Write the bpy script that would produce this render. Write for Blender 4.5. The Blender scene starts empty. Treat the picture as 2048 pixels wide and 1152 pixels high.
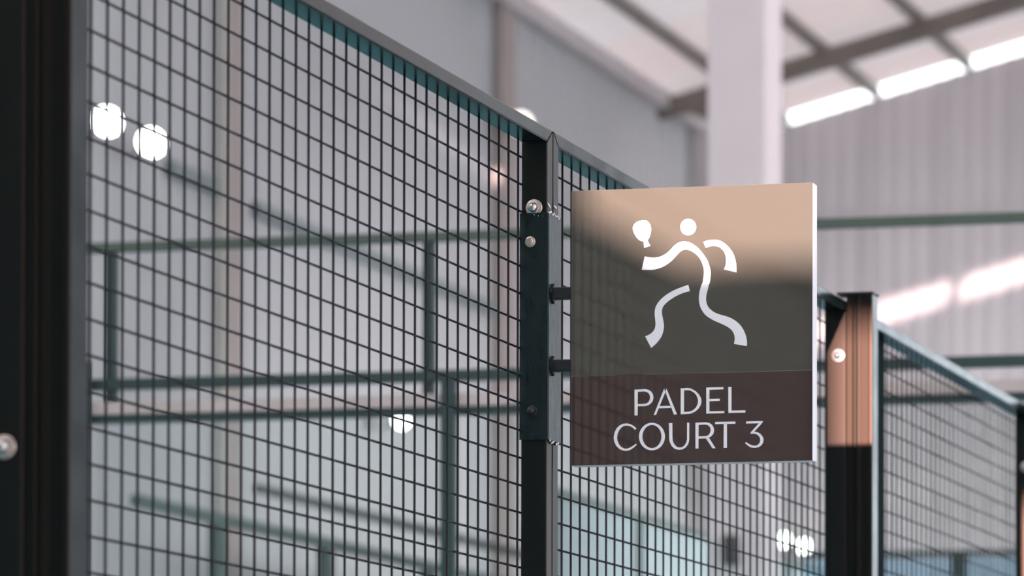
import bpy, bmesh, math, random
from mathutils import Matrix, Vector

random.seed(7)
scene = bpy.context.scene
C = scene.collection

# ------------------------------------------------------------------ camera
f_px, pitch, roll, yaw = 7653.9, 0.0183, -0.001, 0.1794
fwd0 = Vector((-math.sin(yaw), math.cos(yaw), 0)); r0 = Vector((math.cos(yaw), math.sin(yaw), 0))
fwd = math.cos(pitch) * fwd0 + Vector((0, 0, math.sin(pitch)))
up0 = -math.sin(pitch) * fwd0 + Vector((0, 0, math.cos(pitch)))
cr = math.cos(roll) * r0 + math.sin(roll) * up0
cu = -math.sin(roll) * r0 + math.cos(roll) * up0
cam_data = bpy.data.cameras.new('camera')
cam = bpy.data.objects.new('camera', cam_data); C.objects.link(cam)
m = Matrix((cr, cu, -fwd)).transposed().to_4x4(); m.translation = Vector((2.4075, -4.9085, 1.63))
cam.matrix_world = m
cam_data.sensor_width = 36.0
cam_data.lens = f_px / 2048 * 36.0
cam_data.shift_x = -1319.29 / 2048
cam_data.shift_y = 1067.03 / 2048
cam_data.clip_start = 0.05; cam_data.clip_end = 300
cam_data.dof.use_dof = True
cam_data.dof.focus_distance = 6.95
cam_data.dof.aperture_fstop = 5.0
scene.camera = cam

# ------------------------------------------------------------------ sky, sun, exposure
world = bpy.data.worlds.new('overcast_sky'); scene.world = world
world.use_nodes = True
bg = world.node_tree.nodes['Background']
bg.inputs['Color'].default_value = (0.93, 0.97, 1.0, 1)
bg.inputs['Strength'].default_value = 3.4
sun_data = bpy.data.lights.new('sun', 'SUN'); sun = bpy.data.objects.new('sun', sun_data); C.objects.link(sun)
sun_data.energy = 37.0; sun_data.angle = 0.0068; sun_data.color = (1.0, 0.72, 0.685)
sun.rotation_euler = Vector((-0.047, 1.0, -0.109)).to_track_quat('-Z', 'Y').to_euler()
sun.location = (2, -30, 9)
scene.view_settings.view_transform = 'Standard'
scene.view_settings.look = 'None'
scene.view_settings.gamma = 1.0
scene.view_settings.use_curve_mapping = False
scene.view_settings.exposure = -0.05
scene.cycles.max_bounces = 10
scene.cycles.diffuse_bounces = 5
scene.cycles.glossy_bounces = 4
scene.cycles.transmission_bounces = 8
scene.cycles.transparent_max_bounces = 12
scene.cycles.use_denoising = True
scene.cycles.sample_clamp_indirect = 6.0

# ------------------------------------------------------------------ materials
def new_mat(name):
    mt = bpy.data.materials.new(name); mt.use_nodes = True
    nt = mt.node_tree
    return mt, nt, nt.nodes['Principled BSDF']

def simple(name, col, rough=0.5, metal=0.0, ior=1.5, vary=0.0, scale=6.0, bump=0.0, bscale=60.0, tint=None, rvary=0.0, stretch=None):
    """procedural paint / metal / sheet: colour mottled by noise, fine bump, uneven gloss"""
    mt, nt, b = new_mat(name)
    b.inputs['Base Color'].default_value = (*col, 1)
    b.inputs['Roughness'].default_value = rough
    b.inputs['Metallic'].default_value = metal
    b.inputs['IOR'].default_value = ior
    if tint: b.inputs['Specular Tint'].default_value = (*tint, 1)
    tc = nt.nodes.new('ShaderNodeTexCoord')
    src = tc.outputs['Object']
    if stretch:
        mp = nt.nodes.new('ShaderNodeMapping'); mp.inputs['Scale'].default_value = stretch
        nt.links.new(src, mp.inputs['Vector']); src = mp.outputs['Vector']
    if vary or rvary:
        n = nt.nodes.new('ShaderNodeTexNoise'); n.inputs['Scale'].default_value = scale
        n.inputs['Detail'].default_value = 6; n.inputs['Roughness'].default_value = 0.6
        nt.links.new(src, n.inputs['Vector'])
        if vary:
            r = nt.nodes.new('ShaderNodeValToRGB')
            r.color_ramp.elements[0].position = 0.3; r.color_ramp.elements[1].position = 0.7
            r.color_ramp.elements[0].color = (*[c * (1 - vary) for c in col], 1)
            r.color_ramp.elements[1].color = (*[min(1, c * (1 + vary)) for c in col], 1)
            nt.links.new(n.outputs['Fac'], r.inputs['Fac']); nt.links.new(r.outputs['Color'], b.inputs['Base Color'])
        if rvary:
            mr = nt.nodes.new('ShaderNodeMapRange')
            mr.inputs['From Min'].default_value = 0.3; mr.inputs['From Max'].default_value = 0.7
            mr.inputs['To Min'].default_value = max(0.02, rough - rvary); mr.inputs['To Max'].default_value = rough + rvary
            nt.links.new(n.outputs['Fac'], mr.inputs['Value']); nt.links.new(mr.outputs['Result'], b.inputs['Roughness'])
    if bump:
        n2 = nt.nodes.new('ShaderNodeTexNoise'); n2.inputs['Scale'].default_value = bscale; n2.inputs['Detail'].default_value = 3
        nt.links.new(src, n2.inputs['Vector'])
        bp = nt.nodes.new('ShaderNodeBump'); bp.inputs['Strength'].default_value = bump; bp.inputs['Distance'].default_value = 0.002
        nt.links.new(n2.outputs['Fac'], bp.inputs['Height']); nt.links.new(bp.outputs['Normal'], b.inputs['Normal'])
    return mt

def glowing(name, col, strength):
    mt, nt, b = new_mat(name)
    b.inputs['Base Color'].default_value = (0.8, 0.8, 0.8, 1)
    b.inputs['Emission Color'].default_value = (*col, 1)
    b.inputs['Emission Strength'].default_value = strength
    return mt

def translucent_sheet(name, cols, diff, trans):
    """daylight-passing roof / wall sheet; each sheet object takes its own tone"""
    mt, nt, b = new_mat(name)
    nt.nodes.remove(b); out = nt.nodes['Material Output']
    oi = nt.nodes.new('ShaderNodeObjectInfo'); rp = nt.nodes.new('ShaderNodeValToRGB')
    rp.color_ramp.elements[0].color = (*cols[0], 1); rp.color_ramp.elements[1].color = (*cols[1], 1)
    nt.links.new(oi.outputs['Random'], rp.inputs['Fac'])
    def tinted(v):
        mx = nt.nodes.new('ShaderNodeMix'); mx.data_type = 'RGBA'; mx.blend_type = 'MULTIPLY'
        mx.inputs['Factor'].default_value = 1.0
        nt.links.new(rp.outputs['Color'], mx.inputs['A']); mx.inputs['B'].default_value = (v, v, v, 1)
        return mx.outputs['Result']
    d = nt.nodes.new('ShaderNodeBsdfDiffuse'); t = nt.nodes.new('ShaderNodeBsdfTranslucent'); a = nt.nodes.new('ShaderNodeAddShader')
    nt.links.new(tinted(diff), d.inputs['Color']); nt.links.new(tinted(trans), t.inputs['Color'])
    nt.links.new(d.outputs[0], a.inputs[0]); nt.links.new(t.outputs[0], a.inputs[1])
    nt.links.new(a.outputs[0], out.inputs['Surface'])
    return mt

def glass_mat(name, tint):
    mt, nt, b = new_mat(name)
    nt.nodes.remove(b); out = nt.nodes['Material Output']
    tr = nt.nodes.new('ShaderNodeBsdfTransparent'); tr.inputs['Color'].default_value = (*tint, 1)
    gl = nt.nodes.new('ShaderNodeBsdfGlossy'); gl.inputs['Roughness'].default_value = 0.02
    geo = nt.nodes.new('ShaderNodeNewGeometry'); dt = nt.nodes.new('ShaderNodeVectorMath'); dt.operation = 'DOT_PRODUCT'
    nt.links.new(geo.outputs['Incoming'], dt.inputs[0]); nt.links.new(geo.outputs['Normal'], dt.inputs[1])
    def mth(op, a, b=None):                      # Schlick reflectance, the same from both sides of the pane
        n = nt.nodes.new('ShaderNodeMath'); n.operation = op
        for i, v in enumerate((a, b)):
            if v is None: continue
            if isinstance(v, (int, float)): n.inputs[i].default_value = v
            else: nt.links.new(v, n.inputs[i])
        return n.outputs[0]
    fr = mth('ADD', mth('MULTIPLY', mth('POWER', mth('SUBTRACT', 1.0, mth('ABSOLUTE', dt.outputs['Value'])), 5.0), 0.96), 0.04)
    mx = nt.nodes.new('ShaderNodeMixShader')
    nt.links.new(fr, mx.inputs[0]); nt.links.new(tr.outputs[0], mx.inputs[1]); nt.links.new(gl.outputs[0], mx.inputs[2])
    nt.links.new(mx.outputs[0], out.inputs['Surface'])
    return mt

M = {}
M['frame'] = simple('frame_paint', (0.0028, 0.0095, 0.011), 0.36, ior=1.38, tint=(1.0, 0.6, 0.42), bump=0.02, bscale=200)
M['rail'] = simple('glossy_rail_paint', (0.0028, 0.0100, 0.0115), 0.17, ior=1.45, bump=0.03, bscale=160, rvary=0.05, scale=40, stretch=(1, 0.35, 0.35))
M['wire'] = simple('wire_coating', (0.004, 0.005, 0.010), 0.5, ior=1.33)
M['post'] = simple('post_paint', (0.0015, 0.0065, 0.0078), 0.38, ior=1.32, tint=(1.0, 0.56, 0.35), bump=0.02, bscale=200)
M['sleeve'] = simple('scuffed_steel', (0.004, 0.0125, 0.0145), 0.33, ior=1.42, bump=0.15, bscale=120, rvary=0.12, scale=60, stretch=(1, 3, 0.3))
M['bracket'] = simple('bracket_paint', (0.006, 0.009, 0.010), 0.5, bump=0.2, bscale=150)
M['matte'] = simple('matte_black_bar', (0.012, 0.018, 0.018), 1.0, ior=1.05)
M['zinc'] = simple('zinc_plate', (0.62, 0.52, 0.46), 0.32, metal=0.85, vary=0.2, scale=90, bump=0.1)
M['bolt'] = simple('bright_bolt', (0.6, 0.56, 0.55), 0.2, metal=1.0)
M['weld'] = simple('weld_metal', (0.55, 0.56, 0.6), 0.25, metal=1.0, vary=0.4, scale=200, bump=0.5, bscale=300)
M['sign_upper'] = simple('sign_olive_brown', (0.062, 0.057, 0.045), 0.06, ior=2.0)
M['sign_lower'] = simple('sign_dark_brown', (0.047, 0.025, 0.021), 0.06, ior=2.0)
M['vinyl'] = simple('white_vinyl', (0.84, 0.83, 0.87), 0.14, ior=1.7)
M['alu'] = simple('white_aluminium', (0.56, 0.53, 0.58), 0.3, metal=0.0, ior=1.5, bump=0.05)
M['wall_sheet'] = simple('left_wall_sheet', (0.48, 0.495, 0.51), 0.6, vary=0.03, scale=0.6)
M['gable_sheet'] = simple('gable_wall_sheet', (0.525, 0.505, 0.525), 0.6, vary=0.04, scale=0.8)
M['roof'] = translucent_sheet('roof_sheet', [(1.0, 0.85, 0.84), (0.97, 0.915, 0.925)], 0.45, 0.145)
M['fill_sheet'] = translucent_sheet('roof_fill_sheet', [(1.0, 1.0, 1.0), (0.96, 0.98, 1.0)], 0.2, 0.74)  # clearer sheets added out of view, to brighten faces turned to the viewpoint
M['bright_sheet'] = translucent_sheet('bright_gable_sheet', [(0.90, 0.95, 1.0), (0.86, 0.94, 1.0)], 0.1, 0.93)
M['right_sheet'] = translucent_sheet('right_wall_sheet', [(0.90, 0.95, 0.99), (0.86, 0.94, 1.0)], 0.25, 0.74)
M['purlin'] = simple('roof_steel', (0.20, 0.185, 0.17), 0.6, vary=0.15, scale=3)
M['rafter'] = simple('rafter_steel', (0.17, 0.15, 0.135), 0.6, vary=0.15, scale=2)
M['eave'] = simple('eave_steel', (0.52, 0.50, 0.51), 0.6, vary=0.05, scale=2)
M['white_col'] = simple('white_column_paint', (0.80, 0.70, 0.71), 0.55, vary=0.03, scale=2)
M['beige_col'] = simple('beige_column_paint', (0.37, 0.325, 0.305), 0.6, vary=0.06, scale=2)
M['pale_flange'] = simple('pale_flange_paint', (0.50, 0.50, 0.46), 0.6, vary=0.05, scale=2)
M['grey_col'] = simple('grey_column_paint', (0.36, 0.34, 0.345), 0.6, vary=0.06, scale=2)
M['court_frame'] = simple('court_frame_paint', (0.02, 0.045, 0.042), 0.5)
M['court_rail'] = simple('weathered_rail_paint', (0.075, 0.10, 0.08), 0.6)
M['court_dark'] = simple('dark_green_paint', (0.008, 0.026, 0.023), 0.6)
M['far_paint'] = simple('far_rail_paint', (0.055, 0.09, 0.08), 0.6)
M['court_beam'] = simple('court_beam_paint', (0.50, 0.42, 0.40), 0.5, vary=0.1, scale=4)
M['glass'] = glass_mat('court_glass', (0.955, 0.992, 0.985))
M['screen_cloth'] = simple('pale_blue_screen', (0.31, 0.375, 0.39), 0.7, vary=0.08, scale=1.5)
M['wall_rail'] = simple('wall_rail_steel', (0.22, 0.27, 0.27), 0.6)
M['screen_blue'] = glass_mat('blue_tinted_glass', (0.72, 0.88, 0.97))
M['concrete'] = simple('grey_concrete_floor', (0.62, 0.61, 0.60), 0.7, vary=0.12, scale=3, bump=0.1, bscale=30)
M['turf'] = simple('blue_green_turf', (0.09, 0.34, 0.38), 0.9, vary=0.25, scale=40, bump=0.4, bscale=300)
M['near_wall'] = simple('near_wall_sheet', (0.30, 0.30, 0.29), 0.7, vary=0.1, scale=1)
M['lamp_body'] = simple('lamp_housing', (0.10, 0.11, 0.11), 0.4)
M['lamp_lens'] = glowing('lamp_lens', (0.97, 1.0, 0.98), 12.0)
M['clear_glass'] = glass_mat('clear_window_glass', (0.98, 0.98, 0.98))
M['skylight'] = glass_mat('dusty_skylight', (0.7, 0.7, 0.7))
M['lamp_pair'] = glowing('lamp_lens_pair', (0.97, 1.0, 0.97), 9.0)
M['lamp_soft'] = glowing('lamp_lens_warm', (1.0, 0.86, 0.82), 2.2)
M['dark_box'] = simple('dark_plastic', (0.05, 0.045, 0.045), 0.5)

# ------------------------------------------------------------------ helpers
def link(o, parent=None):
    C.objects.link(o)
    if parent is not None: o.parent = parent
    return o

def mesh_obj(name, verts, faces, mat, parent=None, smooth=False):
    me = bpy.data.meshes.new(name); me.from_pydata(verts, [], faces); me.update()
    bmx = bmesh.new(); bmx.from_mesh(me); bmesh.ops.recalc_face_normals(bmx, faces=bmx.faces); bmx.to_mesh(me); bmx.free()
    me.materials.append(M[mat])
    if smooth:
        for p in me.polygons: p.use_smooth = True
    return link(bpy.data.objects.new(name, me), parent)

def share(name, src, parent=None, loc=(0, 0, 0), rot=None, scale=None):
    o = bpy.data.objects.new(name, src.data); o.location = loc
    if rot: o.rotation_euler = rot
    if scale: o.scale = scale
    return link(o, parent)

def thing(name, label, cat, loc=(0, 0, 0), group=None, kind=None):
    o = bpy.data.objects.new(name, None); C.objects.link(o); o.location = loc
    o.empty_display_size = 0.1
    return tag(o, label, cat, group, kind)

def tag(o, label, cat, group=None, kind=None):
    o['label'] = label
    if cat: o['category'] = cat
    if group: o['group'] = group
    if kind: o['kind'] = kind
    return o

def box(name, x, y, z, mat, parent=None, bevel=0.0):
    """box from ranges; coordinates are local to the parent"""
    bmx = bmesh.new()
    vs = [bmx.verts.new((a, b, c)) for a in x for b in y for c in z]
    for q in ((0, 1, 3, 2), (4, 6, 7, 5), (0, 4, 5, 1), (2, 3, 7, 6), (0, 2, 6, 4), (1, 5, 7, 3)):
        bmx.faces.new([vs[k] for k in q])
    bmesh.ops.recalc_face_normals(bmx, faces=bmx.faces)
    if bevel: bmesh.ops.bevel(bmx, geom=bmx.edges[:], offset=bevel, segments=2, affect='EDGES', profile=0.5)
    me = bpy.data.meshes.new(name); bmx.to_mesh(me); bmx.free(); me.materials.append(M[mat])
    return link(bpy.data.objects.new(name, me), parent)

def bar(name, fn, w, h, r, l0, l1, mat, parent=None):
    """rounded rectangular tube of section w x h; fn(u, v, t) maps to space; ends cut at l0(v), l1(v)"""
    prof = []
    for cx, cy, a0 in ((w - r, h - r, 0), (r, h - r, 90), (r, r, 180), (w - r, r, 270)):
        for k in range(4):
            a = math.radians(a0 + 30 * k); prof.append((cx + r * math.cos(a), cy + r * math.sin(a)))
    n = len(prof)
    verts = [fn(u, v, l0(v)) for u, v in prof] + [fn(u, v, l1(v)) for u, v in prof]
    faces = [(k, (k + 1) % n, n + (k + 1) % n, n + k) for k in range(n)] + [tuple(range(n)), tuple(range(n, 2 * n))]
    return mesh_obj(name, verts, faces, mat, parent)

def rod(name, p0, p1, rad, mat, parent=None, sides=8):
    p0, p1 = Vector(p0), Vector(p1); d = (p1 - p0).normalized()
    a = d.orthogonal().normalized(); b = d.cross(a)
    ring = [a * math.cos(k * 2 * math.pi / sides) * rad + b * math.sin(k * 2 * math.pi / sides) * rad for k in range(sides)]
    verts = [p0 + q for q in ring] + [p1 + q for q in ring]
    faces = [(k, (k + 1) % sides, sides + (k + 1) % sides, sides + k) for k in range(sides)] + [tuple(range(sides)), tuple(range(sides, 2 * sides))]
    o = mesh_obj(name, verts, faces, mat, parent)
    for p in o.data.polygons:
        if len(p.vertices) == 4: p.use_smooth = True
    return o

def lathe(name, prof, mat, parent=None, n=20, smooth=True):
    """revolve (radius, distance) about -y; base plane at y = 0 of the object"""
    verts, faces = [], []
    for rr, dd in prof:
        for k in range(n):
            a = 2 * math.pi * k / n; verts.append((rr * math.cos(a), -dd, rr * math.sin(a)))
    for i in range(len(prof) - 1):
        for k in range(n): faces.append((i * n + k, i * n + (k + 1) % n, (i + 1) * n + (k + 1) % n, (i + 1) * n + k))
    faces.append(tuple(range(n))); faces.append(tuple(range((len(prof) - 1) * n, len(prof) * n)))
    o = mesh_obj(name, verts, faces, mat, parent)
    if smooth:
        for p in o.data.polygons:
            if len(p.vertices) == 4: p.use_smooth = True
    return o

def ribbed(name, length_fn, n_ribs, width, depth, place, mat, parent):
    """one profiled sheet: trapezoid ribs across `width`; place(s, d, t) maps across / relief / along(0..1)"""
    prof = [(0.0, 0.0)]
    step = width / n_ribs
    for k in range(n_ribs):
        b0 = k * step
        prof += [(b0 + step * .55, 0), (b0 + step * .65, depth), (b0 + step * .85, depth), (b0 + step * .95, 0)]
    prof.append((width, 0.0))
    n = len(prof)
    verts = [place(s, d, 0) for s, d in prof] + [place(s, d, 1) for s, d in prof]
    faces = [(k, k + 1, n + k + 1, n + k) for k in range(n - 1)]
    me = bpy.data.meshes.new(name); me.from_pydata(verts, [], faces); me.update(); me.materials.append(M[mat])
    return link(bpy.data.objects.new(name, me), parent)

# ------------------------------------------------------------------ the hall
WL, WR, YN, YF = -11.6, 16.0, -12.0, 41.0      # left wall, right wall, near gable, far gable
RIDGE = 2.2
def roof_z(x):                                   # underside of the roof sheets
    return 11.27 + 0.26 * (x + 11) if x <= RIDGE else 11.27 + 0.26 * (RIDGE + 11) - 0.26 * (x - RIDGE)

floor = box('floor', (WL, WR), (YN, YF), (-0.2, 0.0), 'concrete')
tag(floor, 'grey concrete floor of the sports hall', 'floor', kind='structure')
box('turf', (-10.2, -0.02), (-9.0, 8.05), (0.0, 0.012), 'turf', floor)
box('turf', (-10.2, -0.02), (9.4, 20.0), (0.0, 0.012), 'turf', floor)

ceiling = thing('ceiling', 'pale daylight roof of ribbed sheets on dark steel purlins', 'ceiling', kind='structure')
for k in range(int(YF - YN)):
    y0 = YN + k
    if 10 <= y0 <= 12:                           # a flat clear strip that lets the low sun through
        mesh_obj('roof_sheet', [(WL - .05, y0, roof_z(WL - .05) + .01), (RIDGE, y0, roof_z(RIDGE) + .01), (RIDGE, y0 + 1, roof_z(RIDGE) + .01), (WL - .05, y0 + 1, roof_z(WL - .05) + .01)], [(0, 1, 2, 3)], 'skylight', ceiling)
        continue
    ribbed('roof_sheet', None, 4, 1.0, 0.035,
           lambda s, d, t, y0=y0: ((WL - .05) if t == 0 else RIDGE, y0 + s * 1.0005, roof_z((WL - .05) if t == 0 else RIDGE) + d + .003), 'fill_sheet' if y0 < 1 else 'roof', ceiling)
rs = mesh_obj('roof_slope', [(RIDGE, YN, roof_z(RIDGE)), (WR + .1, YN, roof_z(WR + .1)), (WR + .1, YF, roof_z(WR + .1)), (RIDGE, YF, roof_z(RIDGE))], [(0, 1, 2, 3)], 'roof', ceiling)
for k in range(12):
    x = -10.8 + 1.17 * k
    if x > RIDGE: break
    zr = roof_z(x) - .01
    box('purlin', (x - .045, x + .045), (YN, YF + .04), (zr - .14, zr), 'purlin', ceiling)
for yr in (4.3, 11.0, 18.2, 25.3, 31.8, 38.35):
    verts, faces = [], []
    for y in (yr - .1, yr + .1):
        for x in (WL + .02, RIDGE):
            for dz in (-.36, -.155): verts.append((x, y, roof_z(x) + dz))
    faces = [(0, 1, 3, 2), (4, 6, 7, 5), (0, 2, 6, 4), (1, 5, 7, 3), (0, 4, 5, 1), (2, 3, 7, 6)]
    ra = mesh_obj('rafter', verts, faces, 'rafter', ceiling)
    # haunch that stiffens the rafter where it meets the wall column
    hv = []
    for y in (yr - .09, yr + .09):
        hv += [(WL + .25, y, roof_z(WL + .25) - .30), (WL + .70, y, 10.70), (WL + 1.0, y, 10.74), (WL + 1.36, y, roof_z(WL + 1.36) - .30)]
    mesh_obj('haunch', hv, [(0, 1, 2, 3), (4, 7, 6, 5), (0, 4, 5, 1), (1, 5, 6, 2), (2, 6, 7, 3), (3, 7, 4, 0)], 'rafter', ra)

wall_left = thing('wall_left', 'long pale grey profiled sheet wall on the left of the hall', 'wall', kind='structure')
for k in range(int(YF - YN)):
    y0 = YN + k
    ribbed('wall_sheet', None, 4, 1.0, 0.03, lambda s, d, t, y0=y0: (WL + d, y0 + s, 0.0 if t == 0 else roof_z(WL) - .01), 'wall_sheet', wall_left)
box('eave_beam', (WL + .03, WL + .17), (YN, YF), (10.86, 11.06), 'eave', wall_left)
for y0, y1, z0 in ((25.0, 26.0, 7.70), (26.75, 33.1, 7.66)):
    box('wall_rail', (WL + .035, WL + .10), (y0, y1), (z0 - .06, z0 + .06), 'wall_rail', wall_left)

wall_far = thing('wall_far', 'pale grey gable wall of tall profiled sheets at the far end', 'wall', kind='structure')
xs = WL
while xs < WR - .01:
    xe = min(xs + .93, WR)
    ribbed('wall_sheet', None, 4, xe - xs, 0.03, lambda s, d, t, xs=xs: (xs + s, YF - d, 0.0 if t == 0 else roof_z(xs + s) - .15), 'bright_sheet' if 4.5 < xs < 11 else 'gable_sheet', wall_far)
    box('seam_strip', (xs - .02, xs + .03), (YF - .045, YF - .001), (0, roof_z(xs) - .18), 'gable_sheet', wall_far)
    xs += .93
box('girt', (WL + .1, WR), (YF - .06, YF - .02), (10.05, 10.11), 'gable_sheet', wall_far)

wall_right = thing('wall_right', 'daylit translucent sheet wall on the right side of the hall', 'wall', kind='structure')
for k in range(53):
    y0 = YN + k
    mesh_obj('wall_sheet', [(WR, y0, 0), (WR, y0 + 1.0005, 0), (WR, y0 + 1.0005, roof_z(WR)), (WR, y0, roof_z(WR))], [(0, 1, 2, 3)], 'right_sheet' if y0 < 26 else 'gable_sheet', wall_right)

# near gable behind the viewpoint: the low sun comes in through its high window
wall_near = thing('wall_near', 'dark gable wall behind the viewpoint with one high window', 'wall', kind='structure')
WX0, WX1, WZ0, WZ1 = 0.738, 1.95, 4.235, 4.725
def near_piece(x0, x1, z0, z1=None):
    t0 = z1 if z1 is not None else roof_z(x0)
    t1 = z1 if z1 is not None else roof_z(x1)
    v = [(x0, YN, z0), (x1, YN, z0), (x1, YN, t1), (x0, YN, t0)]
    v += [(a, b - .1, c) for a, b, c in v]
    mesh_obj('wall_panel', v, [(0, 1, 2, 3), (7, 6, 5, 4), (0, 4, 5, 1), (1, 5, 6, 2), (2, 6, 7, 3), (3, 7, 4, 0)], 'near_wall' if x1 < 1 else 'gable_sheet', wall_near)
near_piece(WL, WX0, 0); near_piece(WX0, WX1, 0, WZ0); near_piece(WX0, WX1, WZ1); near_piece(WX1, RIDGE, 0); near_piece(RIDGE, WR, 0)
win = thing('window_1', 'high clear window behind the viewpoint letting in low sun', 'window', kind='structure')
box('pane', (WX0 + .03, WX1 - .03), (YN - .055, YN - .05), (WZ0 + .03, WZ1 - .03), 'clear_glass', win)
for a, b, c, d in ((WX0, WX0 + .03, WZ0, WZ1), (WX1 - .03, WX1, WZ0, WZ1), (WX0 + .03, WX1 - .03, WZ0, WZ0 + .03), (WX0 + .03, WX1 - .03, WZ1 - .03, WZ1)):
    box('window_frame', (a, b), (YN - .08, YN - .02), (c, d), 'near_wall', win)

mesh_obj('sunlight_mask', [(WX0 + .03, YN - .03, WZ0 + .03), (WX0 + .215, YN - .03, WZ0 + .03), (WX0 + .03, YN - .03, WZ0 + .135),
                         (WX0 + .03, YN - .04, WZ0 + .03), (WX0 + .215, YN - .04, WZ0 + .03), (WX0 + .03, YN - .04, WZ0 + .135)],
         [(0, 1, 2), (5, 4, 3), (0, 3, 4, 1), (1, 4, 5, 2), (2, 5, 3, 0)], 'near_wall', win)  # added unseen triangle that cuts the sunlight on the sign diagonally

# columns
def column(label, x0, x1, y0, y1, mat, z1, group=None):
    t = thing('steel_column', label, 'column', ((x0 + x1) / 2, (y0 + y1) / 2, 0), group)
    hx, hy = (x1 - x0) / 2, (y1 - y0) / 2
    box('shaft', (-hx, hx), (-hy, hy), (0.02, z1), mat, t, bevel=.006)
    box('base_plate', (-hx - .06, hx + .06) if x0 > WL + .2 else (-hx, hx + .06), (-hy - .06, hy + .06), (0, .02), mat, t)
    return t
c1 = column('beige wall column behind the left half of the nearest mesh panel', WL + .035, WL + .14, 26.0, 26.30, 'beige_col', 10.85)
box('flange', (-.052, .05), (-.22, -.151), (.03, 10.84), 'pale_flange', c1)
column('beige wall column above the top rail, left of the sign', WL + .035, WL + .14, 32.72, 33.15, 'beige_col', 10.85)
column('grey wall column half hidden at the left edge of the wide white column', WL + .035, WL + .14, 39.4, 40.1, 'grey_col', 10.85)
wc = column('wide white column rising to the roof behind the sign', -5.306, -4.902, 20.0, 20.40, 'white_col', 12.35)
sb = thing('switch_box', 'small dark switch box on the white column below the sign', 'box', (-5.128, 20.0, 3.84))
box('case', (-.046, .046), (-.08, -.001), (0, .2), 'dark_box', sb, bevel=.008)
box('lid', (-.04, .04), (-.086, -.08), (.01, .19), 'dark_box', sb)

# ------------------------------------------------------------------ court end wall and far courts
ew = thing('court_end_wall', 'glass court end wall with dark tube rails on top, beyond the fence', 'court wall', (0, 8.1, 0))
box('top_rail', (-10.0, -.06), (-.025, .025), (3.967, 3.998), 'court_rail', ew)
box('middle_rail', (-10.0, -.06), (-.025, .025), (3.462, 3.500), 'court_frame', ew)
box('beam', (-10.0, -.06), (-.04, .04), (3.368, 3.412), 'court_beam', ew)
box('lower_rail', (-10.0, -.06), (-.03, .03), (3.340, 3.366), 'court_frame', ew)
for x in (-8.76, -7.53, -6.30, -5.07, -3.878, -2.658, -1.43):
    box('upright', (x - .017, x + .017), (-.02, .02), (3.413, 3.966), 'court_dark', ew)
for x, top in ((-10.0, 3.96), (-7.9, 3.46), (-5.25, 3.46), (-3.965, 3.56), (-2.561, 3.46), (-.12, 3.96)):
    box('post', (x - .026, x + .026), (-.075, -.041), (0.0, top), 'court_frame', ew)
for x0, x1 in ((-9.96, -7.94), (-7.86, -5.29), (-5.21, -4.0), (-3.93, -2.60), (-2.52, -.16)):
    box('glass_panel', (x0, x1), (-.006, .006), (0.02, 3.338), 'glass', ew)

def far_fence(label, x, y0, y1, z, posts, rail, infill=None, group=None):
    t = thing('far_fence', label, 'fence', (x, y0, 0), group)
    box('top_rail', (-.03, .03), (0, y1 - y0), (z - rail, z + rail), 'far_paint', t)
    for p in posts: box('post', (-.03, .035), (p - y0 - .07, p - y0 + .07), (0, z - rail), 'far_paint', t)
    if infill:
        ps = sorted(posts)
        for a, b in zip(ps[:-1], ps[1:]): box('glass_panel', (-.008, .008), (a - y0 + .075, b - y0 - .075), (.05, z - rail - .005), infill, t)
    return t
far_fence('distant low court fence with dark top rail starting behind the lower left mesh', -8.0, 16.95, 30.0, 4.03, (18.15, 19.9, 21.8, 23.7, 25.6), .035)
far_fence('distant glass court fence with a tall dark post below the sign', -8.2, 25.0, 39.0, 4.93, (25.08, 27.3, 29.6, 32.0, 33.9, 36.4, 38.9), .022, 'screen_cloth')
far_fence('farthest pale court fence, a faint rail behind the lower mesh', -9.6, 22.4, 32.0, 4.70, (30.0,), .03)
bs = thing('glass_screen', 'blue tinted glass screen with a dark post, far right behind the fence', 'screen', (-3.6, 20.6, 0))
for x0, x1 in ((-1.2, -.14), (-.06, 1.3), (1.38, 2.6)): box('pane', (x0, x1), (-.01, .01), (.05, 3.92), 'screen_blue', bs)
for x in (-.10, 1.34, 2.64): box('post', (x - .045, x + .045), (-.05, .05), (0, 3.96), 'court_frame', bs)
box('top_rail', (-1.2, 2.6), (-.02, .02), (3.93, 3.97), 'court_frame', bs)

# ------------------------------------------------------------------ floodlights
def floodlight(label, loc, rad, facing, group, lens='lamp_lens'):
    """round LED floodlight: finned housing, glowing lens, bracket; facing = +x (wall) or -y (gable)"""
    t = thing('floodlight', label, 'lamp', loc, group)
    if facing != 'y': t.rotation_euler = (0, 0, math.radians(38))
    h = lathe('housing', [(rad * .55, -.17), (rad * .6, -.06), (rad * 1.08, -.05), (rad * 1.08, 0.0)], 'lamp_body', t)
    l = lathe('lens', [(rad, 0.001), (rad * .97, .012), (rad * .6, .02)], lens, t)
    box('bracket', (-.014, .014), (.05, {'x': .59, 'y': .31, 'c': .47}[facing]), (-.014, .014), 'lamp_body', t)
    return t
floodlight('glaring round floodlight on the left wall, nearest the left fence post', (-11.2, 23.16, 7.705), .112, 'x', 'floodlights')
floodlight('glaring round floodlight on the left wall, second from the left post', (-11.2, 23.95, 7.69), .112, 'x', 'floodlights')
floodlight('glaring round spot low on the left under the second court rail', (-11.2, 29.33, 6.096), .078, 'x', 'floodlights')  # lamp put in for a bright spot taken as a reflection in the glass
floodlight('bright floodlight on the wall column, peeking over the top rail', (-11.15, 32.45, 9.52), .13, 'c', 'floodlights', 'lamp_soft')
floodlight('small round lamp beside the fence post, upper of the pair', (-10.72, 40.66, 5.97), .082, 'y', 'floodlights', 'lamp_pair')
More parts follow.
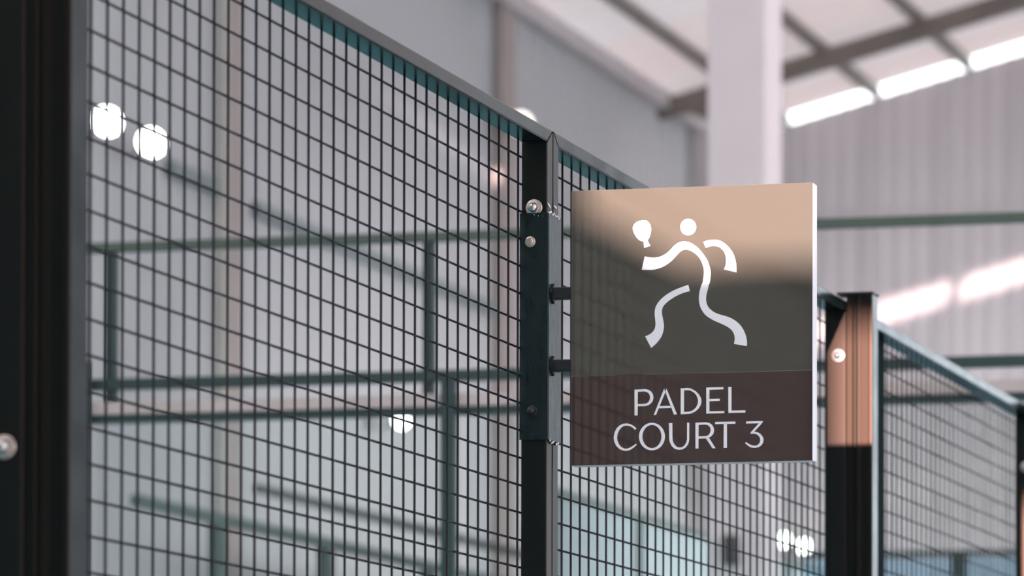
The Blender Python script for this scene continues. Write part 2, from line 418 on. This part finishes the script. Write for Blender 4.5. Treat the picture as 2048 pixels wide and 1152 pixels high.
floodlight('small round lamp beside the fence post, lower of the pair', (-10.46, 40.66, 5.89), .082, 'y', 'floodlights', 'lamp_pair')

# added fill lights outside the frame, brightening the far and left walls
def fill_light(loc, aim, watts, size):
    d = bpy.data.lights.new('wall_fill', 'AREA'); d.energy = watts; d.shape = 'DISK'; d.size = size; d.spread = math.radians(62); d.color = (1.0, 0.97, 0.97)
    o = bpy.data.objects.new('wall_fill', d); C.objects.link(o); o.location = loc
    o.rotation_euler = (Vector(aim) - Vector(loc)).to_track_quat('-Z', 'Y').to_euler()
fp = thing('fill_light_pole', 'made-up pole for the two added fill lights, outside the view on the right', 'lamp', (1.5, 27.4, 0))
rod('pole', (0, 0, 0), (0, 0, 6.1), .05, 'court_frame', fp, 12)
box('head', (-.5, .5), (-.12, .08), (6.1, 6.3), 'lamp_body', fp, bevel=.02)
fill_light((1.5, 27.0, 6.2), (-8.0, 41.0, 3.2), 520, .8)
fill_light((1.5, 27.0, 6.2), (-11.6, 31.0, 2.0), 210, .8)

# ------------------------------------------------------------------ fence: framed mesh panels
RW, RH, RR = 0.0495, 0.0255, 0.0030    # tube depth (x), rail face height, corner radius
SW = 0.0295                            # stile face width
Z_IN, Z_BOT = 2.9975, 0.08             # opening top / bottom
GAP = 0.0022
def fence_panel(label, y0, y1, wy, row_off):
    t = thing('wire_fence', label, 'fence', (0, y0, 0), 'framed wire mesh panels of the court fence')
    a, b = SW, (y1 - y0) - SW          # opening in local y
    up = lambda v: SW * v / RH
    bar('top_rail', lambda u, v, s: (u, s, Z_IN + v), RW, RH, RR, lambda v: a - up(v) + GAP, lambda v: b + up(v) - GAP, 'rail', t)
    bar('bottom_rail', lambda u, v, s: (u, s, Z_BOT - v), RW, RH, RR, lambda v: a - up(v) + GAP, lambda v: b + up(v) - GAP, 'rail', t)
    st = lambda v: RH * v / SW
    bar('stile', lambda u, v, s: (u, a - v, s), RW, SW, RR, lambda v: Z_BOT - st(v) + GAP, lambda v: Z_IN + st(v) - GAP, 'frame', t)
    bar('stile', lambda u, v, s: (u, b + v, s), RW, SW, RR, lambda v: Z_BOT - st(v) + GAP, lambda v: Z_IN + st(v) - GAP, 'frame', t)
    src = None
    for y in wy:
        yl = y - y0
        if not (a + .003 < yl < b - .003): continue
        if src is None:
            src = rod('vertical_wire', (0, 0, Z_BOT - .002), (0, 0, Z_IN + .002), .0022, 'wire', t); src.location = (.0032, yl, 0)
        else: share('vertical_wire', src, t, (.0032, yl, 0))
    src = None; k = 0
    while True:
        z = 2.9711 + row_off - .05 * k; k += 1
        if z < Z_BOT + .01: break
        if src is None:
            src = rod('horizontal_wire', (0, a - .002, 0), (0, b + .002, 0), .0021, 'wire', t); src.location = (-.0010, 0, z)
        else: share('horizontal_wire', src, t, (-.0010, 0, z))
    return t
Y0, Y1, Y2, Y3 = -0.253, 1.757, 3.83, 5.89
fence_panel('framed mesh panel before the nearest post, only its dark edge in view', Y0 - 2.03, Y0 - .001, [Y0 - 2.0 + .05 * k for k in range(40)], 0)
fence_panel('large framed mesh panel between the nearest post and the sign', Y0, Y1 - .0016, [.05 * k for k in range(-6, 36)], 0)
fence_panel('framed mesh panel directly behind the sign', Y1 + .0016, Y2 - .0006, [1.94 + .0514 * k for k in range(-3, 38)], 0)
pc = fence_panel('farthest framed mesh panel right of the brown lit post', Y2 + .0006, Y3, [4.4122 + .0510 * k for k in range(-12, 30)], .011)
box('flat_bar', (.0058, .0085), (.425, .489), (Z_BOT, Z_IN), 'matte', pc)

# posts that stand outside the panels, one at each second joint
def fence_post(label, yf):
    t = thing('fence_post', label, 'post', (0, yf, 0), 'steel posts of the court fence')
    # rolled channel: front face with two shallow grooves
    x0, x1, dp = .0515, .114, .050
    pr = [(x0, .0), (x0 + .003, 0), (x0 + .014, 0), (x0 + .017, .004), (x0 + .0215, .004), (x0 + .0235, 0), (x0 + .0275, -.0012), (x0 + .0315, 0),
          (x0 + .0350, .0012), (x1 - .009, .0010), (x1 - .0055, -.0008), (x1 - .0020, 0.0), (x1, .0022), (x1, dp), (x0, dp)]
    n = len(pr)
    verts = [(x, y, 0) for x, y in pr] + [(x, y, 3.036) for x, y in pr]
    faces = [(k, (k + 1) % n, n + (k + 1) % n, n + k) for k in range(n)] + [tuple(range(n)), tuple(range(n, 2 * n))]
    sh = mesh_obj('shaft', verts, faces, 'post', t)
    sh.data.materials.append(M['rail'])          # the smooth outer face is glossier
    for p in sh.data.polygons:
        if p.normal.x > .9: p.material_index = 1
    box('cap', (.027, x1 + .0025), (-.0030, dp + .0025), (3.0365, 3.0420), 'bracket', t, bevel=.001)
    return t
fence_post('dark steel post at the left edge of the view', -0.283)
fence_post('steel post lit brown at its top, right of the sign', 3.800)
fence_post('farthest steel post at the right edge, lit brown in its middle', 5.860)

# fasteners: each round washer with its domed bolt
def fastener(label, x, y, z, rad, dome, mat='zinc', hexa=False):
    t = thing('bolt_and_washer', label, 'bolt', (x, y, z), 'bolts of the fence joints')
    w = lathe('washer', [(rad, 0), (rad, .0012), (rad * .93, .0018), (dome * .7, .0018)], mat, t, n=28)
    if hexa:
        hx = lathe('bolt_head', [(dome, .0018), (dome, .006), (dome * .85, .0072)], 'zinc', t, n=6, smooth=False)
        hx.rotation_euler = (0, .3, 0)
    else:
        lathe('nut', [(dome * 1.35, .0018), (dome * 1.35, .005), (dome * 1.2, .0056)], 'bolt' if mat == 'zinc' else mat, t, n=6, smooth=False)
        d = lathe('bolt_head', [(dome, .005)] + [(dome * math.cos(a * math.pi / 14), .006 + dome * math.sin(a * math.pi / 14)) for a in range(7)], 'bolt' if mat == 'zinc' else mat, t)
    return t
fastener('large round washer with a domed bolt just above the joint sleeve', .0245, Y1 - .0306, 2.877, .0158, .0088)
fastener('bolt with a washer low at the left edge of the view', -.0 + .0245, Y0 - .0315, 2.2105, .016, .009)
fastener('pale round washer with a bright bolt on the brown lit post', .0312, Y2 - .031, 2.893, .0155, .0075)
fastener('bolt with a pale washer on the farthest post at the right edge', .028, Y3 - .031, 2.855, .0155, .0085)

# joint sleeve over the two stiles behind the sign, with its welds and two smaller bolts
SY0, SY1, SZ0, SZ1 = Y1 - .0345, Y1 + .0345, 2.4535, 2.8675
js = thing('joint_sleeve', 'grey scuffed steel sleeve clasping the two frame stiles beside the sign', 'sleeve', (0, Y1, SZ0))
pts = [(-.0015, -.0345), (.0538, -.0345), (.0538, .0345), (-.0015, .0345), (-.0015, .0306), (.0501, .0306), (.0501, -.0306), (-.0015, -.0306)]
bmx = bmesh.new()
lo = [bmx.verts.new((x, y, 0)) for x, y in pts]; hi = [bmx.verts.new((x, y, SZ1 - SZ0)) for x, y in pts]
for k in range(8): bmx.faces.new((lo[k], lo[(k + 1) % 8], hi[(k + 1) % 8], hi[k]))
for r in (lo, hi):
    for q in ((0, 1, 6, 7), (1, 2, 5, 6), (2, 3, 4, 5)): bmx.faces.new([r[k] for k in q])
bmesh.ops.recalc_face_normals(bmx, faces=bmx.faces)
bmesh.ops.bevel(bmx, geom=[e for e in bmx.edges if abs(e.verts[0].co.z - e.verts[1].co.z) > .1 and e.verts[0].co.x > .05], offset=.0018, segments=3, affect='EDGES')
me = bpy.data.meshes.new('sleeve_body'); bmx.to_mesh(me); bmx.free(); me.materials.append(M['sleeve'])
link(bpy.data.objects.new('sleeve_body', me), js)
bead = None
def weld(x, y, z, s):
    global bead
    if bead is None:
        b2 = bmesh.new(); bmesh.ops.create_icosphere(b2, subdivisions=2, radius=.0034)
        for v in b2.verts: v.co *= 1 + random.uniform(-.22, .22)
        me2 = bpy.data.meshes.new('weld_bead'); b2.to_mesh(me2); b2.free(); me2.materials.append(M['weld'])
        for p in me2.polygons: p.use_smooth = True
        bead = link(bpy.data.objects.new('weld_bead', me2), js); o = bead
    else: o = share('weld_bead', bead, js)
    o.location = (x, y, z); o.scale = s; o.rotation_euler = (random.random() * 6, random.random() * 6, random.random() * 6)
H = SZ1 - SZ0
for y, dz in ((-.030, .000), (-.0215, .003), (-.014, -.001), (-.006, .002), (.004, -.001), (.013, .0), (.019, -.003)):
    weld(.0525, y, H + dz, (.8, 1.1, .9))
for y, dz in ((-.026, .003), (.0085, .005)): weld(.0505, y, H + .012 + dz, (.5, .7, 2.2))
for y, dz in ((-.024, -.001), (-.014, -.004), (-.006, -.002), (.009, -.004), (.018, -.001)): weld(.0525, y, dz, (.7, 1.0, .9))
for x, z in ((.026, H - .004), (.034, H - .006)): weld(x, -.0345, z, (.35, .35, .35))
fastener('small brassy hex bolt on the sleeve under the large washer', .019, SY0 - .0003, 2.8145, .0098, .0072, 'zinc', True)
fastener('dim dark bolt low on the sleeve', .0235, SY0 - .0003, 2.5055, .010, .0075, 'bracket', False)

# ------------------------------------------------------------------ the sign
SX, SZ = .095, 2.405; SWD, SHT = .4540, .5010; SYF = 1.7275
sign = thing('court_sign', 'square brown court sign with a white player figure on two short arms', 'sign', (SX, SYF, SZ))
box('tray', (0, SWD), (.0022, .0300), (0, SHT), 'alu', sign, bevel=.0012)
box('upper_panel', (.0002, SWD - .0002), (0, .0021), (.163, SHT - .0002), 'sign_upper', sign, bevel=.0004)
box('lower_panel', (.0002, SWD - .0002), (0, .0021), (.0002, .1629), 'sign_lower', sign, bevel=.0004)
for zz in (2.7215, 2.5895):
    arm = box('mounting_arm', (.0555 - SX, -.0002), (.0055, .0255), (zz - SZ - .0105, zz - SZ + .0105), 'bracket', sign, bevel=.0015)
    c = (.0540 - SX, .0155, zz - SZ); r = .0185
    v = [(c[0], c[1] - r, c[2]), (c[0], c[1], c[2] + r), (c[0], c[1] + r, c[2]), (c[0], c[1], c[2] - r)]
    v += [(a + .004, b, d) for a, b, d in v]
    mesh_obj('mounting_plate', v, [(0, 1, 2, 3), (7, 6, 5, 4), (0, 4, 5, 1), (1, 5, 6, 2), (2, 6, 7, 3), (3, 7, 4, 0)], 'bracket', arm)

def print_shape(name, loops):
    """thin vinyl cut-out on the sign face; loops are mm outlines"""
    bmx = bmesh.new()
    for lp in loops:
        clean = [p for i, p in enumerate(lp) if p != lp[i - 1]]
        vs = [bmx.verts.new((x / 1000, -.00035, z / 1000)) for x, z in clean]
        es = [bmx.edges.new((vs[i], vs[(i + 1) % len(vs)])) for i in range(len(vs))]
        bmesh.ops.triangle_fill(bmx, use_beauty=True, edges=es)
    bmesh.ops.recalc_face_normals(bmx, faces=bmx.faces)
    for fc in bmx.faces:
        if fc.normal.y > 0: fc.normal_flip()
    ext = bmesh.ops.extrude_face_region(bmx, geom=bmx.faces[:])
    for v in ext['geom']:
        if isinstance(v, bmesh.types.BMVert): v.co.y = -.0001
    bmesh.ops.recalc_face_normals(bmx, faces=bmx.faces)
    me = bpy.data.meshes.new(name); bmx.to_mesh(me); bmx.free(); me.materials.append(M['vinyl'])
    return link(bpy.data.objects.new(name, me), sign)
RACKET=[(116.8,428.0),(117.6,432.8),(119.9,436.6),(123.9,439.8),(129.1,441.8),(134.9,442.7),(140.0,442.6),(144.0,441.3),(147.1,438.5),(149.8,434.0),(151.2,428.4),(151.1,422.3),(149.9,416.3),(147.9,410.8),(145.0,406.5),(146.4,402.6),(150.2,396.2),(138.4,392.5),(137.8,399.5),(137.0,404.0),(133.2,405.2),(128.6,407.5),(124.6,411.5),(121.1,416.6),(118.6,421.7)]
HEAD=[(236.3,427.3),(236.0,424.4),(235.2,421.6),(233.8,419.1),(231.9,416.8),(229.7,415.1),(227.1,413.8),(224.3,413.0),(221.4,412.8),(218.5,413.2),(215.7,414.1),(213.2,415.6),(210.9,417.5),(209.1,419.8),(207.7,422.5),(206.8,425.3),(206.5,428.3),(206.8,431.2),(207.7,434.0),(209.0,436.5),(210.9,438.7),(213.1,440.5),(215.7,441.8),(218.5,442.6),(221.4,442.8),(224.3,442.4),(227.1,441.5),(229.7,440.0),(231.9,438.1),(233.8,435.7),(235.1,433.1),(236.0,430.2)]
BODY=[(139.6,377.1),(145.9,375.5),(153.9,374.5),(160.8,374.5),(167.7,375.6),(174.5,378.2),(181.4,382.2),(187.1,386.9),(192.3,392.3),(197.4,396.6),(203.1,400.2),(208.9,401.7),(215.3,401.8),(222.2,400.4),(230.2,396.6),(238.2,390.9),(245.0,383.8),(251.9,375.0),(257.6,366.0),(261.0,357.1),(263.1,349.3),(263.8,342.7),(263.4,335.0),(262.0,326.0),(260.2,321.8),(257.9,312.0),(255.7,303.3),(255.1,295.6),(256.3,288.4),(259.1,282.2),(264.3,276.6),(271.7,271.4),(281.9,267.3),(293.3,263.9),(302.5,260.1),(311.6,254.4),(319.5,247.0),(325.2,238.6),(329.2,229.7),(331.2,222.0),(331.9,214.3),(331.5,209.0),(307.3,213.6),(308.8,220.9),(308.4,228.1),(306.5,233.6),(303.0,238.7),(297.9,243.2),(289.9,247.8),(279.7,252.5),(270.6,256.6),(262.6,261.2),(255.1,266.4),(249.4,273.1),(244.9,281.0),(242.6,288.8),(241.6,297.0),(242.0,304.7),(243.7,313.5),(246.5,322.2),(248.5,326.4),(249.7,333.2),(250.8,340.9),(251.0,347.5),(250.0,354.2),(247.9,360.8),(245.1,367.0),(241.0,373.2),(236.5,377.7),(231.3,381.7),(225.6,384.9),(219.9,386.7),(215.3,387.0),(210.6,386.0),(206.0,383.1),(200.9,378.2),(195.7,372.9),(189.5,367.0),(182.0,361.7),(174.6,357.5),(166.6,354.7),(157.4,352.7),(148.2,352.3),(133.8,353.0)]
ARM=[(249.8,399.9),(257.6,402.2),(265.6,403.2),(273.5,403.0),(280.4,401.5),(287.2,397.9),(294.1,392.4),(300.3,385.6),(305.5,377.8),(308.9,369.4),(311.2,360.0),(312.1,351.2),(312.1,342.9),(288.7,349.1),(291.3,355.1),(292.4,361.7),(292.5,368.3),(291.2,374.9),(289.0,380.5),(285.0,385.6),(279.8,389.6),(274.1,391.6),(267.8,392.2),(261.0,391.3),(254.7,388.9)]
LEG=[(221.7,323.0),(224.8,311.5),(215.1,309.4),(206.0,306.3),(196.8,302.2),(188.8,297.5),(181.9,292.7),(176.2,287.3),(173.0,281.9),(172.0,275.9),(172.6,269.2),(174.2,261.5),(175.6,253.7),(175.7,246.0),(174.2,238.3),(171.5,231.2),(167.1,224.7),(161.4,218.2),(152.0,210.4),(140.4,231.7),(146.5,234.1),(152.2,237.2),(156.8,242.1),(159.4,248.1),(160.0,254.1),(159.4,261.9),(158.5,269.6),(158.6,277.4),(160.2,284.5),(163.8,291.0),(169.3,297.5),(176.2,303.3),(184.2,308.6),(194.5,313.8),(205.9,318.1)]
LETTERS=[('P',[[(120.5,135.6),(126.7,135.6),(126.5,88.4),(120.6,88.6)],[(126.4,135.6),(140.6,136.0),(146.7,134.6),(151.6,131.6),(155.3,126.2),(156.4,120.8),(155.3,114.9),(151.7,109.7),(146.1,106.3),(140.6,105.0),(126.5,105.2),(126.5,109.1),(138.2,109.2),(143.1,109.9),(146.7,112.4),(149.2,116.3),(150.1,120.6),(149.3,124.5),(147.0,128.4),(143.0,131.0),(138.1,131.8),(126.7,131.4)]]),('A',[[(176.4,135.9),(180.1,135.8),(179.4,131.2),(161.2,88.6),(156.9,88.6)],[(176.8,135.9),(180.8,135.8),(200.8,88.8),(194.9,88.6),(178.2,131.3)],[(167.9,104.5),(187.9,104.5),(189.5,100.5),(166.2,100.5)]]),('D',[[(207.7,135.8),(213.8,135.7),(213.9,88.8),(207.7,88.8)],[(213.5,135.7),(220.2,136.2),(227.5,134.8),(235.5,130.1),(242.2,123.5),(246.1,116.3),(246.7,111.6),(245.6,105.1),(241.0,98.2),(234.9,93.0),(226.3,89.3),(220.2,88.9),(213.6,88.8),(213.6,92.8),(220.2,93.0),(225.1,93.5),(230.6,95.5),(236.1,100.0),(239.5,106.4),(240.3,111.7),(239.8,115.9),(237.1,122.4),(232.2,127.6),(226.0,131.2),(220.2,132.1),(213.6,131.8)]]),('E',[[(255.6,135.9),(261.6,136.0),(261.7,88.8),(255.7,88.7)],[(261.4,136.0),(288.1,135.9),(287.9,132.0),(261.4,131.8)],[(261.4,115.1),(281.2,115.1),(280.9,111.1),(261.4,111.0)],[(261.4,92.7),(289.6,92.7),(289.4,88.8),(261.4,88.8)]]),('L',[[(296.9,135.9),(303.0,135.9),(303.0,89.0),(297.2,88.9)],[(302.8,93.2),(329.1,93.0),(328.9,89.0),(302.8,89.1)]]),('C',[[(124.3,64.8),(119.8,69.1),(113.6,72.8),(106.2,74.5),(98.8,73.9),(92.1,70.9),(86.5,65.7),(82.8,58.1),(81.3,49.8),(82.3,42.1),(86.0,34.4),(92.1,28.3),(99.5,25.2),(106.3,24.7),(112.5,26.1),(119.8,30.7),(125.1,35.5),(123.3,37.1),(117.4,33.4),(111.2,29.9),(106.3,28.6),(101.4,28.9),(95.8,31.8),(91.5,36.6),(88.5,43.2),(87.7,49.7),(88.8,56.2),(91.5,62.0),(95.8,67.3),(100.7,70.1),(106.2,70.6),(111.8,69.5),(116.7,66.8),(121.6,62.5)]]),('O',[[(178.2,49.0),(177.5,43.4),(175.7,38.2),(172.8,33.5),(168.9,29.6),(164.3,26.7),(159.1,25.0),(153.6,24.5),(148.2,25.2),(143.0,27.2),(138.3,30.3),(134.4,34.3),(131.5,39.2),(129.6,44.5),(129.0,50.1),(129.6,55.6),(131.4,60.9),(134.4,65.6),(138.3,69.5),(142.9,72.3),(148.1,74.1),(153.6,74.6),(159.0,73.8),(164.2,71.9),(168.9,68.8),(172.8,64.7),(175.7,59.9),(177.5,54.6),(178.2,49.0),(171.6,49.3),(171.2,53.9),(169.8,58.4),(167.7,62.4),(164.8,65.8),(161.4,68.4),(157.6,70.1),(153.6,70.7),(149.6,70.2),(145.7,68.8),(142.3,66.4),(139.5,63.1),(137.3,59.1),(136.0,54.7),(135.5,50.1),(136.0,45.4),(137.3,40.9),(139.5,36.9),(142.4,33.5),(145.8,30.9),(149.6,29.2),(153.6,28.6),(157.7,29.1),(161.5,30.5),(164.9,33.0),(167.7,36.2),(169.9,40.2),(171.2,44.6),(171.6,49.3)]]),('U',[[(185.7,73.3),(186.0,45.2),(187.1,39.2),(190.4,32.1),(196.0,26.7),(203.3,24.5),(210.7,24.8),(216.8,28.0),(221.7,33.8),(223.7,40.8),(223.9,73.0),(219.7,73.1),(219.6,42.1),(217.7,36.2),(214.3,31.6),(210.0,28.9),(205.1,28.5),(200.2,30.1),(196.0,34.3),(193.2,39.7),(192.3,45.0),(192.0,73.1)]]),('R',[[(235.4,72.9),(241.4,73.0),(241.2,26.0),(235.5,26.0)],[(241.2,73.0),(255.7,73.1),(261.8,71.7),(266.7,68.1),(269.8,62.7),(270.5,58.0),(269.2,52.2),(265.5,47.9),(260.6,45.0),(254.5,43.9),(241.2,43.9),(241.2,47.9),(253.3,47.9),(256.4,48.2),(259.4,49.7),(262.5,52.9),(263.9,57.0),(263.9,61.1),(262.2,64.7),(259.1,67.7),(254.5,69.0),(241.2,68.7)],[(254.5,44.8),(260.6,45.6),(273.2,25.8),(267.4,25.7)]]),('T',[[(272.2,73.3),(310.4,73.2),(310.3,69.2),(272.3,69.4)],[(288.6,70.0),(294.5,69.9),(294.6,26.0),(288.2,26.1)]]),('3',[[(330.3,72.9),(361.5,73.0),(361.5,70.1),(357.5,69.1),(330.3,69.0)],[(354.4,69.2),(361.5,70.6),(345.3,53.7),(339.6,50.2),(338.1,52.1)],[(344.1,53.8),(347.1,53.9),(352.6,52.6),(358.1,49.0),(362.0,43.6),(363.1,39.5),(362.0,33.6),(358.7,29.0),(353.9,25.9),(346.0,24.7),(338.7,26.1),(333.2,29.6),(328.3,34.0),(330.9,35.6),(333.2,33.9),(336.2,31.8),(341.7,29.4),(347.8,28.7),(352.6,30.3),(355.7,33.8),(356.9,38.4),(356.3,42.3),(353.8,46.4),(349.6,49.5),(345.3,50.6),(339.6,50.2)]])]
BODY_SPLIT=42

def smooth_loop(lp, corners):
    """Catmull-Rom through the outline, keeping the listed corner points sharp"""
    out = []; n = len(lp)
    for i in range(n):
        p0, p1, p2, p3 = lp[i - 1], lp[i], lp[(i + 1) % n], lp[(i + 2) % n]
        if i in corners: p0 = p1
        if (i + 1) % n in corners: p3 = p2
        for t in (0, .25, .5, .75):
            q = []
            for k in (0, 1):
                q.append(.5 * (2 * p1[k] + (p2[k] - p0[k]) * t + (2 * p0[k] - 5 * p1[k] + 4 * p2[k] - p3[k]) * t * t + (3 * p1[k] - p0[k] - 3 * p2[k] + p3[k]) * t ** 3))
            out.append(tuple(q))
    return out
print_shape('player_racket', [smooth_loop(RACKET, {14, 16, 17, 19})])
print_shape('player_head', [HEAD])
nb = len(BODY); no = BODY_SPLIT
print_shape('player_body', [smooth_loop(BODY, {0, no - 1, no, nb - 1})])
print_shape('player_arm', [smooth_loop(ARM, {0, 12, 13, 24})])
print_shape('player_leg', [smooth_loop(LEG, {0, 1, 18, 19})])
for ch, loops in LETTERS: print_shape('letter', loops)
